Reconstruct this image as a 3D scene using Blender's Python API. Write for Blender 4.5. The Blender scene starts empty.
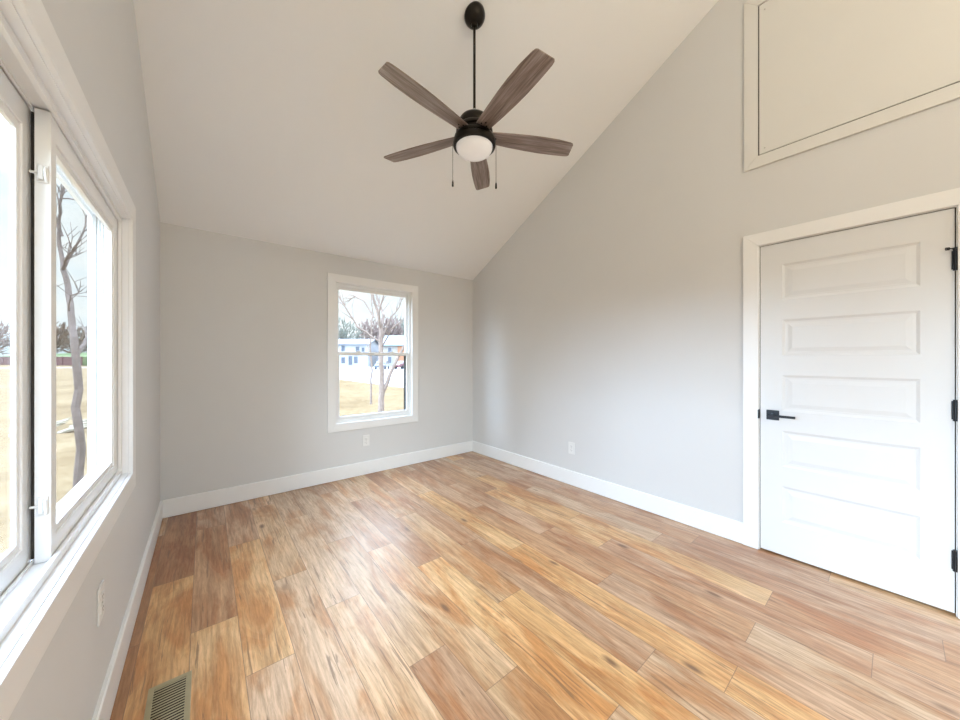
import bpy, bmesh, math, random
from mathutils import Vector, Matrix
random.seed(7)
D = bpy.data
SC = bpy.context.scene
COL = SC.collection

# ------------------------------------------------------------------ dimensions (metres)
XL, XR, YB = -0.2818, 2.9726, 3.8185       # left wall, right wall, back wall faces
YREAR = -2.6
ZC, SL = 2.44, 0.519                       # ceiling height at the back wall, slope towards the camera
YRIDGE = -0.6
GZ = -0.55                                 # ground outside
def ceil_z(y):
    return ZC + SL*(YB - y) if y >= YRIDGE else ZC + SL*(YB - YRIDGE) - SL*(YRIDGE - y)

# ------------------------------------------------------------------ camera
cd = D.cameras.new('camera'); cam = D.objects.new('camera', cd); COL.objects.link(cam)
cam.location = (0, 0, 1.3135)
cam.rotation_euler = (math.radians(90), 0, -math.radians(39.1438))
cd.sensor_fit = 'HORIZONTAL'; cd.sensor_width = 36.0; cd.lens = 36.0*338.502/960.0
cd.shift_y = -0.86/960.0
cd.clip_start = 0.02; cd.clip_end = 1000
SC.camera = cam

# ------------------------------------------------------------------ exposure, sky, sun, area light
SC.view_settings.view_transform = 'Standard'
SC.view_settings.look = 'None'
SC.view_settings.gamma = 1.0
SC.view_settings.use_curve_mapping = False
SC.view_settings.exposure = 1.38

SKY_LOW, SKY_HIGH = 0.50, 5.2
W = D.worlds.new('overcast_sky'); SC.world = W; W.use_nodes = True
nt = W.node_tree; nt.nodes.clear()
wo = nt.nodes.new('ShaderNodeOutputWorld'); bg = nt.nodes.new('ShaderNodeBackground')
tc = nt.nodes.new('ShaderNodeTexCoord'); nz = nt.nodes.new('ShaderNodeTexNoise'); mp = nt.nodes.new('ShaderNodeMapping')
rp = nt.nodes.new('ShaderNodeValToRGB')
mp.inputs['Scale'].default_value = (1, 1, 3.2); nz.inputs['Scale'].default_value = 2.3; nz.inputs['Detail'].default_value = 6
rp.color_ramp.elements[0].position = 0.38; rp.color_ramp.elements[0].color = (0.72, 0.88, 1.0, 1)
rp.color_ramp.elements[1].position = 0.62; rp.color_ramp.elements[1].color = (0.95, 0.99, 1.0, 1)
nt.links.new(tc.outputs['Generated'], mp.inputs['Vector']); nt.links.new(mp.outputs[0], nz.inputs['Vector'])
nt.links.new(nz.outputs['Fac'], rp.inputs['Fac'])
# overcast luminance: brighter and bluer towards the zenith
sx = nt.nodes.new('ShaderNodeSeparateXYZ'); nt.links.new(tc.outputs['Generated'], sx.inputs[0])
mr = nt.nodes.new('ShaderNodeMapRange'); mr.inputs['From Min'].default_value = 0.30; mr.inputs['From Max'].default_value = 0.80
mr.inputs['To Min'].default_value = 0.0; mr.inputs['To Max'].default_value = 1.0; nt.links.new(sx.outputs['Z'], mr.inputs['Value'])
mxn = nt.nodes.new('ShaderNodeMix'); mxn.data_type = 'RGBA'; nt.links.new(mr.outputs[0], mxn.inputs[0])
nt.links.new(rp.outputs[0], mxn.inputs[6]); mxn.inputs[7].default_value = (0.74, 0.92, 1.26, 1)
nt.links.new(mxn.outputs[2], bg.inputs['Color'])
mr2 = nt.nodes.new('ShaderNodeMapRange'); mr2.inputs['From Min'].default_value = 0.30; mr2.inputs['From Max'].default_value = 0.80
mr2.inputs['To Min'].default_value = SKY_LOW; mr2.inputs['To Max'].default_value = SKY_HIGH; nt.links.new(sx.outputs['Z'], mr2.inputs['Value'])
nt.links.new(mr2.outputs[0], bg.inputs['Strength'])
nt.links.new(bg.outputs[0], wo.inputs[0])

def light(name, kind, loc, rot, energy, color, **k):
    l = D.lights.new(name, kind); l.energy = energy; l.color = color
    for a, b in k.items(): setattr(l, a, b)
    o = D.objects.new(name, l); o.location = loc; o.rotation_euler = rot; COL.objects.link(o)
    return o
# sun softened by thin cloud, coming from the window side and from behind the camera
SUN = light('veiled_sun', 'SUN', (-8, -4, 9), (0, math.radians(-71), math.radians(-7)), 2.75, (0.70, 0.90, 1.18), angle=math.radians(42))
# area lamps added outside the made-up windows behind the camera to brighten the room
light('added_fill_side', 'AREA', (XL-2.4, -0.9, 2.7), (0, math.radians(-62), 0), 150, (0.74, 0.90, 1.05), shape='RECTANGLE', size=2.0, size_y=2.4)
light('added_fill_rear', 'AREA', (1.3, YREAR-2.6, 2.9), (math.radians(60), 0, 0), 70, (0.76, 0.91, 1.05), shape='RECTANGLE', size=2.6, size_y=2.0)

# warm fill light added unseen behind the camera; its made-up pendant fitting follows below
FILL_LAMP = (1.3, -1.3, 3.3)
light('added_warm_fill', 'POINT', FILL_LAMP, (0, 0, 0), 21, (1.0, 0.86, 0.64), shadow_soft_size=.09)

# ------------------------------------------------------------------ materials
def nodes(name):
    m = D.materials.new(name); m.use_nodes = True
    t = m.node_tree; b = t.nodes['Principled BSDF']
    return m, t, b
def N(t, typ, **k):
    n = t.nodes.new(typ)
    for a, v in k.items(): setattr(n, a, v)
    return n
def noise(t, vec, scale, detail=4, rough=.5, dist=0.0):
    n = N(t, 'ShaderNodeTexNoise'); n.inputs['Scale'].default_value = scale; n.inputs['Detail'].default_value = detail
    n.inputs['Roughness'].default_value = rough; n.inputs['Distortion'].default_value = dist
    t.links.new(vec, n.inputs['Vector']); return n
def ramp(t, fac, stops):
    r = N(t, 'ShaderNodeValToRGB'); el = r.color_ramp.elements
    while len(el) < len(stops): el.new(.5)
    for e, (p, c) in zip(el, stops): e.position = p; e.color = (*c, 1) if len(c) == 3 else c
    t.links.new(fac, r.inputs['Fac']); return r
def mapping(t, vec, scale):
    m = N(t, 'ShaderNodeMapping'); m.inputs['Scale'].default_value = scale; t.links.new(vec, m.inputs['Vector']); return m.outputs[0]
def bump(t, b, h, strength, dist=.002):
    n = N(t, 'ShaderNodeBump'); n.inputs['Strength'].default_value = strength; n.inputs['Distance'].default_value = dist
    t.links.new(h, n.inputs['Height']); t.links.new(n.outputs[0], b.inputs['Normal'])
def mottled(name, c, var=.04, scale=6, rough=.6, spec=.4, metal=0.0, bscale=0, bstr=.1, coat=0):
    m, t, b = nodes(name)
    o = N(t, 'ShaderNodeTexCoord').outputs['Object']
    n = noise(t, o, scale, 5)
    r = ramp(t, n.outputs['Fac'], [(.3, tuple(x*(1-var) for x in c)), (.7, tuple(min(1, x*(1+var)) for x in c))])
    t.links.new(r.outputs[0], b.inputs['Base Color'])
    b.inputs['Roughness'].default_value = rough; b.inputs['Specular IOR Level'].default_value = spec; b.inputs['Metallic'].default_value = metal
    if coat: b.inputs['Coat Weight'].default_value = coat
    if bscale:
        n2 = noise(t, o, bscale, 3); bump(t, b, n2.outputs['Fac'], bstr, .001)
    return m
M = {}
M['wall'] = mottled('wall_paint_warm_grey', (.72, .722, .722), .012, 1.5, .55, .3, bscale=260, bstr=.12)
M['ceiling'] = mottled('ceiling_paint_white', (.93, .945, .955), .01, 1.2, .8, .2, bscale=200, bstr=.1)
M['trim'] = mottled('trim_paint_white', (.90, .905, .905), .008, 3, .32, .45)
M['vinyl'] = mottled('vinyl_window_white', (.90, .905, .90), .008, 4, .3, .5)
M['door'] = mottled('door_paint_white', (.77, .78, .79), .006, 3, .35, .45)
M['plastic'] = mottled('white_plastic', (.84, .84, .83), .01, 8, .3, .5)
M['panel'] = mottled('access_panel_paint', (.77, .765, .74), .01, 3, .5, .3)
M['jamb_shade'] = mottled('grey_jamb_shade', (.16, .16, .16), .05, 9, .7, .2)  # grey painted in for shade between the jamb tracks
M['slot'] = mottled('dark_slot', (.05, .05, .05), .05, 8, .6, .3)
M['black'] = mottled('matte_black_metal', (.018, .02, .025), .1, 30, .33, .5, .35)
M['strip'] = mottled('grey_weatherstrip', (.10, .09, .08), .1, 30, .8, .3)
M['bronze'] = mottled('oil_rubbed_bronze', (.022, .018, .015), .15, 14, .28, .5, .75)
M['chrome'] = mottled('brushed_nickel', (.55, .54, .50), .05, 20, .35, .5, .9)
M['brass'] = mottled('aged_tan_metal', (.42, .36, .22), .06, 20, .42, .5, .35)
M['duct_gap_shade'] = mottled('dark_duct_and_gap_shade', (.03, .018, .012), .2, 20, .8, .2)  # dark duct; also stands in for shade in door and panel gaps
M['dark'] = mottled('closet_dark', (.05, .045, .04), .05, 3, .9, .1)

m, t, b = nodes('frosted_globe_glass')
o_ = N(t, 'ShaderNodeTexCoord').outputs['Object']; n_ = noise(t, o_, 10)
r_ = ramp(t, n_.outputs['Fac'], [(.3, (.84, .83, .82)), (.7, (.88, .87, .86))]); t.links.new(r_.outputs[0], b.inputs['Base Color'])
b.inputs['Roughness'].default_value = .25; b.inputs['Subsurface Weight'].default_value = .3; b.inputs['Subsurface Radius'].default_value = (.02, .02, .02)
b.inputs['Emission Color'].default_value = (1, .96, .93, 1); b.inputs['Emission Strength'].default_value = .07  # faint glow added to lift the globe; the fan light is off
M['globe'] = m

def glass(name, tint):
    m = D.materials.new(name); m.use_nodes = True; t = m.node_tree; t.nodes.clear()
    out = N(t, 'ShaderNodeOutputMaterial'); tr = N(t, 'ShaderNodeBsdfTransparent'); gl = N(t, 'ShaderNodeBsdfGlossy')
    mix = N(t, 'ShaderNodeMixShader'); lw = N(t, 'ShaderNodeLayerWeight'); lw.inputs['Blend'].default_value = .5
    pw = N(t, 'ShaderNodeMath', operation='POWER'); t.links.new(lw.outputs['Facing'], pw.inputs[0]); pw.inputs[1].default_value = 5
    fr = N(t, 'ShaderNodeMath', operation='MULTIPLY_ADD'); t.links.new(pw.outputs[0], fr.inputs[0]); fr.inputs[1].default_value = .34; fr.inputs[2].default_value = .02
    tr.inputs['Color'].default_value = (*tint, 1); gl.inputs['Roughness'].default_value = .02
    t.links.new(fr.outputs[0], mix.inputs['Fac']); t.links.new(tr.outputs[0], mix.inputs[1]); t.links.new(gl.outputs[0], mix.inputs[2])
    t.links.new(mix.outputs[0], out.inputs['Surface'])
    return m
M['glass'] = glass('window_glass', (.965, .98, .975))

# laminate planks: tone, offset and edge distance come from the floor mesh
m, t, b = nodes('laminate_oak_planks')
at = N(t, 'ShaderNodeAttribute', attribute_name='tone'); ao = N(t, 'ShaderNodeAttribute', attribute_name='shift')
uv = N(t, 'ShaderNodeUVMap', uv_map='plank')
geo = N(t, 'ShaderNodeTexCoord').outputs['Object']
ad = N(t, 'ShaderNodeVectorMath', operation='ADD'); t.links.new(geo, ad.inputs[0]); t.links.new(ao.outputs['Vector'], ad.inputs[1])
vec = ad.outputs[0]
# warped coordinate for cathedral grain
w1 = noise(t, mapping(t, vec, (2.6, .9, 1)), 1.6, 3)
warp = N(t, 'ShaderNodeVectorMath', operation='MULTIPLY_ADD')
t.links.new(w1.outputs['Color'], warp.inputs[0]); warp.inputs[1].default_value = (.05, .0, 0); t.links.new(vec, warp.inputs[2])
fine = noise(t, mapping(t, warp.outputs[0], (95, 7, 1)), 1.0, 8, .72, .5)
band = noise(t, mapping(t, warp.outputs[0], (22, 1.5, 1)), 1.0, 7, .68, .7)
stain = noise(t, mapping(t, vec, (6.5, 1.7, 1)), 1.0, 5, .62, .6)
crack = noise(t, mapping(t, warp.outputs[0], (70, 2.6, 1)), 1.0, 5, .6, .5)
knot = N(t, 'ShaderNodeTexVoronoi'); knot.inputs['Scale'].default_value = 1.0; t.links.new(mapping(t, warp.outputs[0], (4.2, 1.6, 1)), knot.inputs['Vector'])
def mix(t, a, bcol, fac, mode='MIX'):
    n = N(t, 'ShaderNodeMix', data_type='RGBA', blend_type=mode)
    for s, v in ((n.inputs[6], a), (n.inputs[7], bcol)):
        if isinstance(v, tuple): s.default_value = (*v, 1)
        else: t.links.new(v, s)
    if isinstance(fac, (int, float)): n.inputs[0].default_value = fac
    else: t.links.new(fac, n.inputs[0])
    return n.outputs[2]
c = at.outputs['Color']
wav = N(t, 'ShaderNodeTexWave', wave_type='BANDS', bands_direction='X', wave_profile='SIN')
wav.inputs['Scale'].default_value = 11; wav.inputs['Distortion'].default_value = 7; wav.inputs['Detail'].default_value = 3
wav.inputs['Detail Scale'].default_value = 1.4; wav.inputs['Detail Roughness'].default_value = .6
t.links.new(mapping(t, vec, (1, .085, 1)), wav.inputs['Vector'])
rw = ramp(t, wav.outputs['Fac'], [(.0, (.74, .68, .60)), (.35, (1, 1, 1)), (1, (1.07, 1.08, 1.10))])
c = mix(t, c, rw.outputs[0], .28, 'MULTIPLY')
rb = ramp(t, band.outputs['Fac'], [(.34, (.74, .68, .62)), (.66, (1.2, 1.2, 1.2))])
c = mix(t, c, rb.outputs[0], .8, 'MULTIPLY')
rs = ramp(t, stain.outputs['Fac'], [(.38, (.74, .50, .30)), (.54, (1.0, 1.0, 1.0)), (.70, (1.08, 1.13, 1.22))])
c = mix(t, c, rs.outputs[0], .85, 'MULTIPLY')
rf = ramp(t, fine.outputs['Fac'], [(.36, (.70, .64, .58)), (.58, (1.1, 1.1, 1.1))])
c = mix(t, c, rf.outputs[0], .8, 'MULTIPLY')
rc = ramp(t, crack.outputs['Fac'], [(.60, (0, 0, 0)), (.65, (.7, .7, .7))])
c = mix(t, c, (.20, .105, .05), rc.outputs[0])
rk = ramp(t, knot.outputs['Distance'], [(.035, (.95, .95, .95)), (.06, (.5, .5, .5)), (.09, (0, 0, 0))])
c = mix(t, c, (.19, .09, .04), rk.outputs[0])
# seams
sep = N(t, 'ShaderNodeSeparateXYZ'); t.links.new(uv.outputs[0], sep.inputs[0])
def edge(s, w):
    lt = N(t, 'ShaderNodeMath', operation='LESS_THAN'); t.links.new(s, lt.inputs[0]); lt.inputs[1].default_value = w; return lt.outputs[0]
mx = N(t, 'ShaderNodeMath', operation='MAXIMUM'); t.links.new(edge(sep.outputs[0], .0013), mx.inputs[0]); t.links.new(edge(sep.outputs[1], .0013), mx.inputs[1])
sm = N(t, 'ShaderNodeMath', operation='MULTIPLY'); t.links.new(mx.outputs[0], sm.inputs[0]); sm.inputs[1].default_value = .72
c = mix(t, c, (.17, .10, .06), sm.outputs[0])
t.links.new(c, b.inputs['Base Color'])
rr = ramp(t, fine.outputs['Fac'], [(.3, (.44,)*3), (.7, (.34,)*3)]); t.links.new(rr.outputs[0], b.inputs['Roughness'])
b.inputs['Specular IOR Level'].default_value = .6; b.inputs['Coat Weight'].default_value = .48; b.inputs['Coat Roughness'].default_value = .25
inv = N(t, 'ShaderNodeMath', operation='SUBTRACT'); t.links.new(fine.outputs['Fac'], inv.inputs[0]); t.links.new(mx.outputs[0], inv.inputs[1])
bump(t, b, inv.outputs[0], .12, .0012)
M['floor'] = m

# fan blades: weathered wood, grain along local x
m, t, b = nodes('weathered_walnut_blade')
o_ = N(t, 'ShaderNodeTexCoord').outputs['Object']
n1 = noise(t, mapping(t, o_, (4, 90, 4)), 1, 6, .65, .3); n2 = noise(t, mapping(t, o_, (2, 14, 2)), 1, 4, .5, .6)
r1 = ramp(t, n1.outputs['Fac'], [(.3, (.14, .098, .082)), (.5, (.30, .24, .215)), (.7, (.47, .41, .385))])
r2 = ramp(t, n2.outputs['Fac'], [(.35, (.62, .56, .52)), (.65, (1.12, 1.12, 1.12))])
t.links.new(mix(t, r1.outputs[0], r2.outputs[0], .8, 'MULTIPLY'), b.inputs['Base Color'])
b.inputs['Roughness'].default_value = .30
M['blade'] = m

# outdoors
def ground_mat(name, stops, s1, s2, rough=.95):
    m, t, b = nodes(name); o = N(t, 'ShaderNodeTexCoord').outputs['Object']
    n = noise(t, o, s1, 8, .65, .4); n2 = noise(t, o, s2, 6, .7)
    mm = N(t, 'ShaderNodeMath', operation='ADD'); t.links.new(n.outputs['Fac'], mm.inputs[0]); t.links.new(n2.outputs['Fac'], mm.inputs[1])
    hf = N(t, 'ShaderNodeMath', operation='MULTIPLY'); t.links.new(mm.outputs[0], hf.inputs[0]); hf.inputs[1].default_value = .5
    r = ramp(t, hf.outputs[0], stops); t.links.new(r.outputs[0], b.inputs['Base Color']); b.inputs['Roughness'].default_value = rough
    b.inputs['Specular IOR Level'].default_value = .1
    return m
M['lawn'] = ground_mat('dry_winter_grass', [(.36, (.085, .053, .023)), (.5, (.14, .096, .048)), (.64, (.19, .142, .08))], .35, 5)
M['green'] = ground_mat('green_grass_bank', [(.36, (.07, .10, .04)), (.64, (.12, .15, .07))], .2, 2)
M['road'] = mottled('pale_asphalt', (.34, .35, .37), .06, .6, .9, .1)
M['bark'] = mottled('grey_brown_bark', (.14, .11, .093), .25, 14, .9, .1)
M['palebark'] = mottled('pale_bark', (.23, .18, .15), .2, 10, .9, .1)
M['twig'] = mottled('pale_dead_wood', (.26, .23, .17), .2, 9, .9, .1)
M['haze_a'] = mottled('grey_green_twigs', (.15, .155, .125), .3, 1.2, .95, .1)
M['haze_b'] = mottled('pinkish_twigs', (.20, .15, .13), .25, 1.2, .95, .1)
M['haze_c'] = mottled('brown_twigs', (.11, .075, .05), .3, 1.2, .95, .1)
M['siding'] = mottled('white_siding', (.33, .33, .335), .03, 1, .7, .2)
M['siding2'] = mottled('beige_siding', (.26, .235, .20), .03, 1, .7, .2)
M['roof'] = mottled('blue_grey_shingles', (.17, .20, .24), .06, 3, .9, .1)
M['roof2'] = mottled('grey_shingles', (.20, .205, .22), .06, 3, .9, .1)
M['brick'] = mottled('orange_brick', (.28, .14, .08), .12, 8, .9, .1)
M['maroon'] = mottled('maroon_fence_boards', (.09, .045, .042), .15, 3, .9, .1)
M['pane'] = mottled('dark_house_glass', (.09, .10, .12), .1, 1, .15, .5)
M['tyre'] = mottled('black_rubber', (.03, .03, .03), .1, 8, .8, .2)
def paint(n, c): return mottled(n, c, .02, 2, .25, .5, .2, coat=.5)
M['car_grey'] = paint('dark_grey_car_paint', (.10, .11, .13)); M['car_red'] = paint('maroon_car_paint', (.16, .06, .06))

# ------------------------------------------------------------------ mesh helpers
class MB:
    def __init__(s): s.b = bmesh.new()
    def box(s, x0, x1, y0, y1, z0, z1, mat=None):
        vs = [s.b.verts.new(((mat @ Vector(p)) if mat else p)) for p in
              [(x, y, z) for x in (x0, x1) for y in (y0, y1) for z in (z0, z1)]]
        for f in ((0,1,3,2),(4,6,7,5),(0,4,5,1),(2,3,7,6),(0,2,6,4),(1,5,7,3)): s.b.faces.new([vs[i] for i in f])
        return s
    def prism(s, pts, axis, a0, a1):
        def P(p, a):
            q = list(p); q.insert(axis, a); return tuple(q)
        A = [s.b.verts.new(P(p, a0)) for p in pts]; B = [s.b.verts.new(P(p, a1)) for p in pts]
        s.b.faces.new(A); s.b.faces.new(B[::-1]); n = len(pts)
        for i in range(n): s.b.faces.new((A[i], A[(i+1)%n], B[(i+1)%n], B[i]))
        return s
    def tube(s, p0, p1, r0, r1=None, n=10, caps=True):
        r1 = r0 if r1 is None else r1
        p0, p1 = Vector(p0), Vector(p1); d = (p1-p0).normalized()
        u = d.cross(Vector((0,0,1)) if abs(d.z) < .9 else Vector((1,0,0))).normalized(); v = d.cross(u)
        A = [s.b.verts.new(p0+(u*math.cos(2*math.pi*i/n)+v*math.sin(2*math.pi*i/n))*r0) for i in range(n)]
        B = [s.b.verts.new(p1+(u*math.cos(2*math.pi*i/n)+v*math.sin(2*math.pi*i/n))*r1) for i in range(n)]
        for i in range(n): s.b.faces.new((A[i], A[(i+1)%n], B[(i+1)%n], B[i]))
        if caps: s.b.faces.new(A[::-1]); s.b.faces.new(B)
        return s
    def path(s, pts, radii, n=8):
        pts = [Vector(p) for p in pts]; rings = []
        for i, p in enumerate(pts):
            d = (pts[min(i+1, len(pts)-1)]-pts[max(i-1, 0)]).normalized()
            u = d.cross(Vector((0.3, .2, 1)) if abs(d.z) < .95 else Vector((1, 0, 0))).normalized(); v = d.cross(u)
            rings.append([s.b.verts.new(p+(u*math.cos(2*math.pi*k/n)+v*math.sin(2*math.pi*k/n))*radii[i]) for k in range(n)])
        for A, B in zip(rings, rings[1:]):
            for k in range(n): s.b.faces.new((A[k], A[(k+1)%n], B[(k+1)%n], B[k]))
        s.b.faces.new(rings[0][::-1]); s.b.faces.new(rings[-1]); return s
    def lathe(s, prof, n=48, c=(0,0,0)):
        rings = []
        for r, z in prof:
            rings.append([s.b.verts.new((c[0], c[1], c[2]+z))] if r < 1e-6 else
                         [s.b.verts.new((c[0]+r*math.cos(2*math.pi*k/n), c[1]+r*math.sin(2*math.pi*k/n), c[2]+z)) for k in range(n)])
        for A, B in zip(rings, rings[1:]):
            for k in range(n):
                k2 = (k+1) % n
                if len(A) == 1 and len(B) > 1: s.b.faces.new((A[0], B[k2], B[k]))
                elif len(B) == 1 and len(A) > 1: s.b.faces.new((A[k], A[k2], B[0]))
                elif len(A) > 1: s.b.faces.new((A[k], A[k2], B[k2], B[k]))
        return s
    def ring(s, axis, a0, a1, o, i):          # rectangular frame; o,i = (u0,u1,v0,v1) outer and inner
        def P(u, v, a):
            q = [u, v]; q.insert(axis, a); return q
        R = []
        for r in (o, i):
            for a in (a0, a1):
                R.append([s.b.verts.new(P(u, v, a)) for u, v in ((r[0], r[2]), (r[1], r[2]), (r[1], r[3]), (r[0], r[3]))])
        oa, ob, ia, ib = R
        for A, B in ((oa, ob), (ob, ib), (ib, ia), (ia, oa)):
            for k in range(4): s.b.faces.new((A[k], A[(k+1)%4], B[(k+1)%4], B[k]))
        return s
    def build(s, name, mat, parent=None, bevel=0, smooth=False, loc=None, segs=2):
        bmesh.ops.recalc_face_normals(s.b, faces=s.b.faces)
        me = D.meshes.new(name); s.b.to_mesh(me); s.b.free(); me.materials.append(mat)
        if smooth:
            for p in me.polygons: p.use_smooth = True
        o = D.objects.new(name, me); COL.objects.link(o)
        if parent is not None: o.parent = parent
        if loc is not None: o.location = loc
        if bevel:
            md = o.modifiers.new('bevel', 'BEVEL'); md.width = bevel; md.segments = segs; md.limit_method = 'ANGLE'; md.angle_limit = math.radians(40)
        if smooth:
            md = o.modifiers.new('split', 'EDGE_SPLIT'); md.split_angle = math.radians(42)
        return o
def tag(o, label=None, cat=None, group=None, kind=None):
    for k, v in (('label', label), ('category', cat), ('group', group), ('kind', kind)):
        if v: o[k] = v
    return o
def empty(name, loc=(0,0,0), rot=(0,0,0)):
    o = D.objects.new(name, None); o.location = loc; o.rotation_euler = rot; o.empty_display_size = .1; COL.objects.link(o); return o
def copy_tree(o, parent=None):
    c = o.copy(); COL.objects.link(c)
    if parent is not None: c.parent = parent
    for ch in [x for x in D.objects if x.parent == o]: copy_tree(ch, c)
    return c
def R(a): return math.radians(a)

# ------------------------------------------------------------------ floor
fl_z = -0.02
bm = bmesh.new()
uvl = bm.loops.layers.uv.new('plank'); cl = bm.loops.layers.float_color.new('tone'); sl = bm.loops.layers.float_color.new('shift')
TONES = {k: tuple(c*.88 for c in v) for k, v in {k_: tuple(a_*.74+b_*.26 for a_, b_ in zip(v_, (.73, .495, .29))) for k_, v_ in dict(H=(.80, .46, .18), Y=(.86, .55, .26), T=(.74, .50, .29), L=(.77, .55, .36), P=(.57, .35, .215), G=(.66, .46, .30), R=(.54, .29, .14), B=(.38, .14, .03)).items()}.items()}
PW, PL, PX = .1818, 1.247, -.050
# per column: a joint position and the tones of the planks from near (below that joint) to far
cols = {-2: (2.20, 'BB', 0), -1: (2.70, 'HB', 0), 0: (2.13, 'YR', 0), 1: (1.695, 'LYP', 0), 2: (2.32, 'LT', 0), 3: (1.895, 'TLG', 0),
        4: (1.31, 'PTG', 0), 5: (2.27, 'TG', 0), 6: (1.91, 'YP', 0), 7: (1.352, 'HTT', 0), 8: (.687, 'GPPR', 0), 9: (1.674, 'HYT', 0),
        10: (1.097, 'PRPG', 0), 11: (1.688, 'RP', 0), 12: (1.311, 'PYR', 0), 13: (1.686, 'YH', 0), 14: (1.11, 'PGP', 0), 15: (2.17, 'RP', 0),
        16: (1.5, 'PP', 0), 17: (1.5, 'PP', 0)}
# tones follow planks upward from the named joint; column 9/13 list continues below with the shared defaults
below = {9: 'H', 13: 'R', 5: 'T', 2: 'L', 11: 'G', 12: 'P', 14: 'R', 6: 'G', 3: 'Y', 15: 'P'}
rnd = random.Random(3)
for k, (j, tones, _) in cols.items():
    x0, x1 = PX+PW*k, PX+PW*(k+1)
    if x0 > XR+.2: continue
    x0 = max(x0, XL-.02); x1 = min(x1, XR+.14)
    n = -6
    while True:
        y0 = j+PL*(n-1); y1 = y0+PL
        if y0 > YB: break
        if n >= 0 and n < len(tones): tc_ = tones[n]
        elif n == -1: tc_ = below.get(k, rnd.choice('TPGY'))
        else: tc_ = rnd.choice('TPGYL')
        sh = (rnd.uniform(-9, 9), rnd.uniform(-9, 9), rnd.uniform(-3, 3), 1)
        n += 1
        if y1 < YREAR: continue
        a, b_ = max(y0, YREAR), min(y1, YB+.02)
        col = TONES[tc_]; f_ = rnd.uniform(.95, 1.05)
        # four edge quads so that the seam distance is exact: uv = distance to nearest side and end
        cx0, cy0 = (x0+x1)/2, (a+b_)/2
        w2, l2 = (x1-x0)/2, (b_-a)/2
        def V(x, y): return bm.verts.new((x, y, 0))
        for qx in (0, 1):
            for qy in (0, 1):
                xa, xb = (x0, cx0) if qx == 0 else (cx0, x1)
                ya, yb = (a, cy0) if qy == 0 else (cy0, b_)
                f = bm.faces.new([V(xa, ya), V(xb, ya), V(xb, yb), V(xa, yb)])
                for lp in f.loops:
                    p = lp.vert.co
                    lp[uvl].uv = (w2-abs(p.x-cx0), l2-abs(p.y-cy0))
                    lp[cl] = (col[0]*f_, col[1]*f_, col[2]*f_, 1); lp[sl] = sh
me = D.meshes.new('floor'); bm.to_mesh(me); bm.free(); me.materials.append(M['floor'])
floor = D.objects.new('floor', me); COL.objects.link(floor)
tag(floor, 'honey and grey brown wood plank laminate floor running towards back wall', 'floor', kind='structure')
sb = MB().box(XL-.12, XR+.8, YREAR-.12, YB+.12, -.2, -.003).build('subfloor', M['dark'], floor)

# ------------------------------------------------------------------ walls and ceiling
TW = .12
WIN1 = (.64, 2.29, .775, 1.975)             # left window opening y0,y1,z0,z1
ADDED_WIN3 = (-1.4, -.1, .775, 1.975)  # unseen window added behind the camera for more daylight
WIN2 = (1.102, 2.003, .618, 2.142)          # back window opening x0,x1,z0,z1
ADDED_WIN4 = (.4, 2.2, .775, 2.2)  # unseen rear window, added to let in more daylight
DOOR = (-.19-.004, .59+.004, -.0, 2.087+.004)
PAN = (-.44, .594, 2.7225, 3.745)
def wall_cells(mb, axis, a0, a1, u0, u1, holes, top):
    """a wall in the plane of one axis: columns between hole edges, with polygon tops"""
    us = sorted({u0, u1, *[h[0] for h in holes], *[h[1] for h in holes], *([YRIDGE] if axis == 0 and u0 < YRIDGE < u1 else [])})
    for ua, ub in zip(us, us[1:]):
        mid = (ua+ub)/2
        hs = sorted([h for h in holes if h[0] <= mid <= h[1]], key=lambda h: h[2])
        z = 0.0 if not hs or hs[0][2] > 0 else hs.pop(0)[3]
        for h in hs:
            mb.prism([(ua, z), (ub, z), (ub, h[2]), (ua, h[2])], axis, a0, a1); z = h[3]
        mb.prism([(ua, z), (ub, z), (ub, top(ub)), (ua, top(ua))], axis, a0, a1)
    return mb
J = .012
g = lambda w: (w[0]-J, w[1]+J, w[2]-J, w[3]+J)
wl = wall_cells(MB(), 0, XL-TW, XL, YREAR, YB, [g(WIN1), g(ADDED_WIN3)], ceil_z).build('wall_left', M['wall'])
tag(wl, 'warm grey painted wall on the left holding the wide window', 'wall', kind='structure')
wr = wall_cells(MB(), 0, XR, XR+TW, YREAR, YB, [(DOOR[0]-.02, DOOR[1]+.02, 0, DOOR[3]+.02)], ceil_z).build('wall_right', M['wall'])
tag(wr, 'tall warm grey painted wall on the right with white door', 'wall', kind='structure')
wb = wall_cells(MB(), 1, YB, YB+TW, XL-TW, XR+TW, [g(WIN2)], lambda u: ZC+.03).build('wall_back', M['wall'])
tag(wb, 'low grey painted back wall with a double hung window', 'wall', kind='structure')
wre = wall_cells(MB(), 1, YREAR-TW, YREAR, XL-TW, XR+TW, [g(ADDED_WIN4)], lambda u: ceil_z(YREAR)).build('wall_rear', M['wall'])
tag(wre, 'grey painted wall behind the viewer', 'wall', kind='structure')
CT = .12
ce = MB().prism([(YB+TW, ceil_z(YB+TW)), (YRIDGE, ceil_z(YRIDGE)), (YREAR-TW, ceil_z(YREAR-TW)), (YREAR-TW, ceil_z(YREAR-TW)+CT), (YRIDGE, ceil_z(YRIDGE)+CT), (YB+TW, ceil_z(YB+TW)+CT)], 0, XL-TW, XR+TW).build('ceiling', M['ceiling'])
tag(ce, 'white sloped vaulted ceiling rising away from the back wall', 'ceiling', kind='structure')
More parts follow.
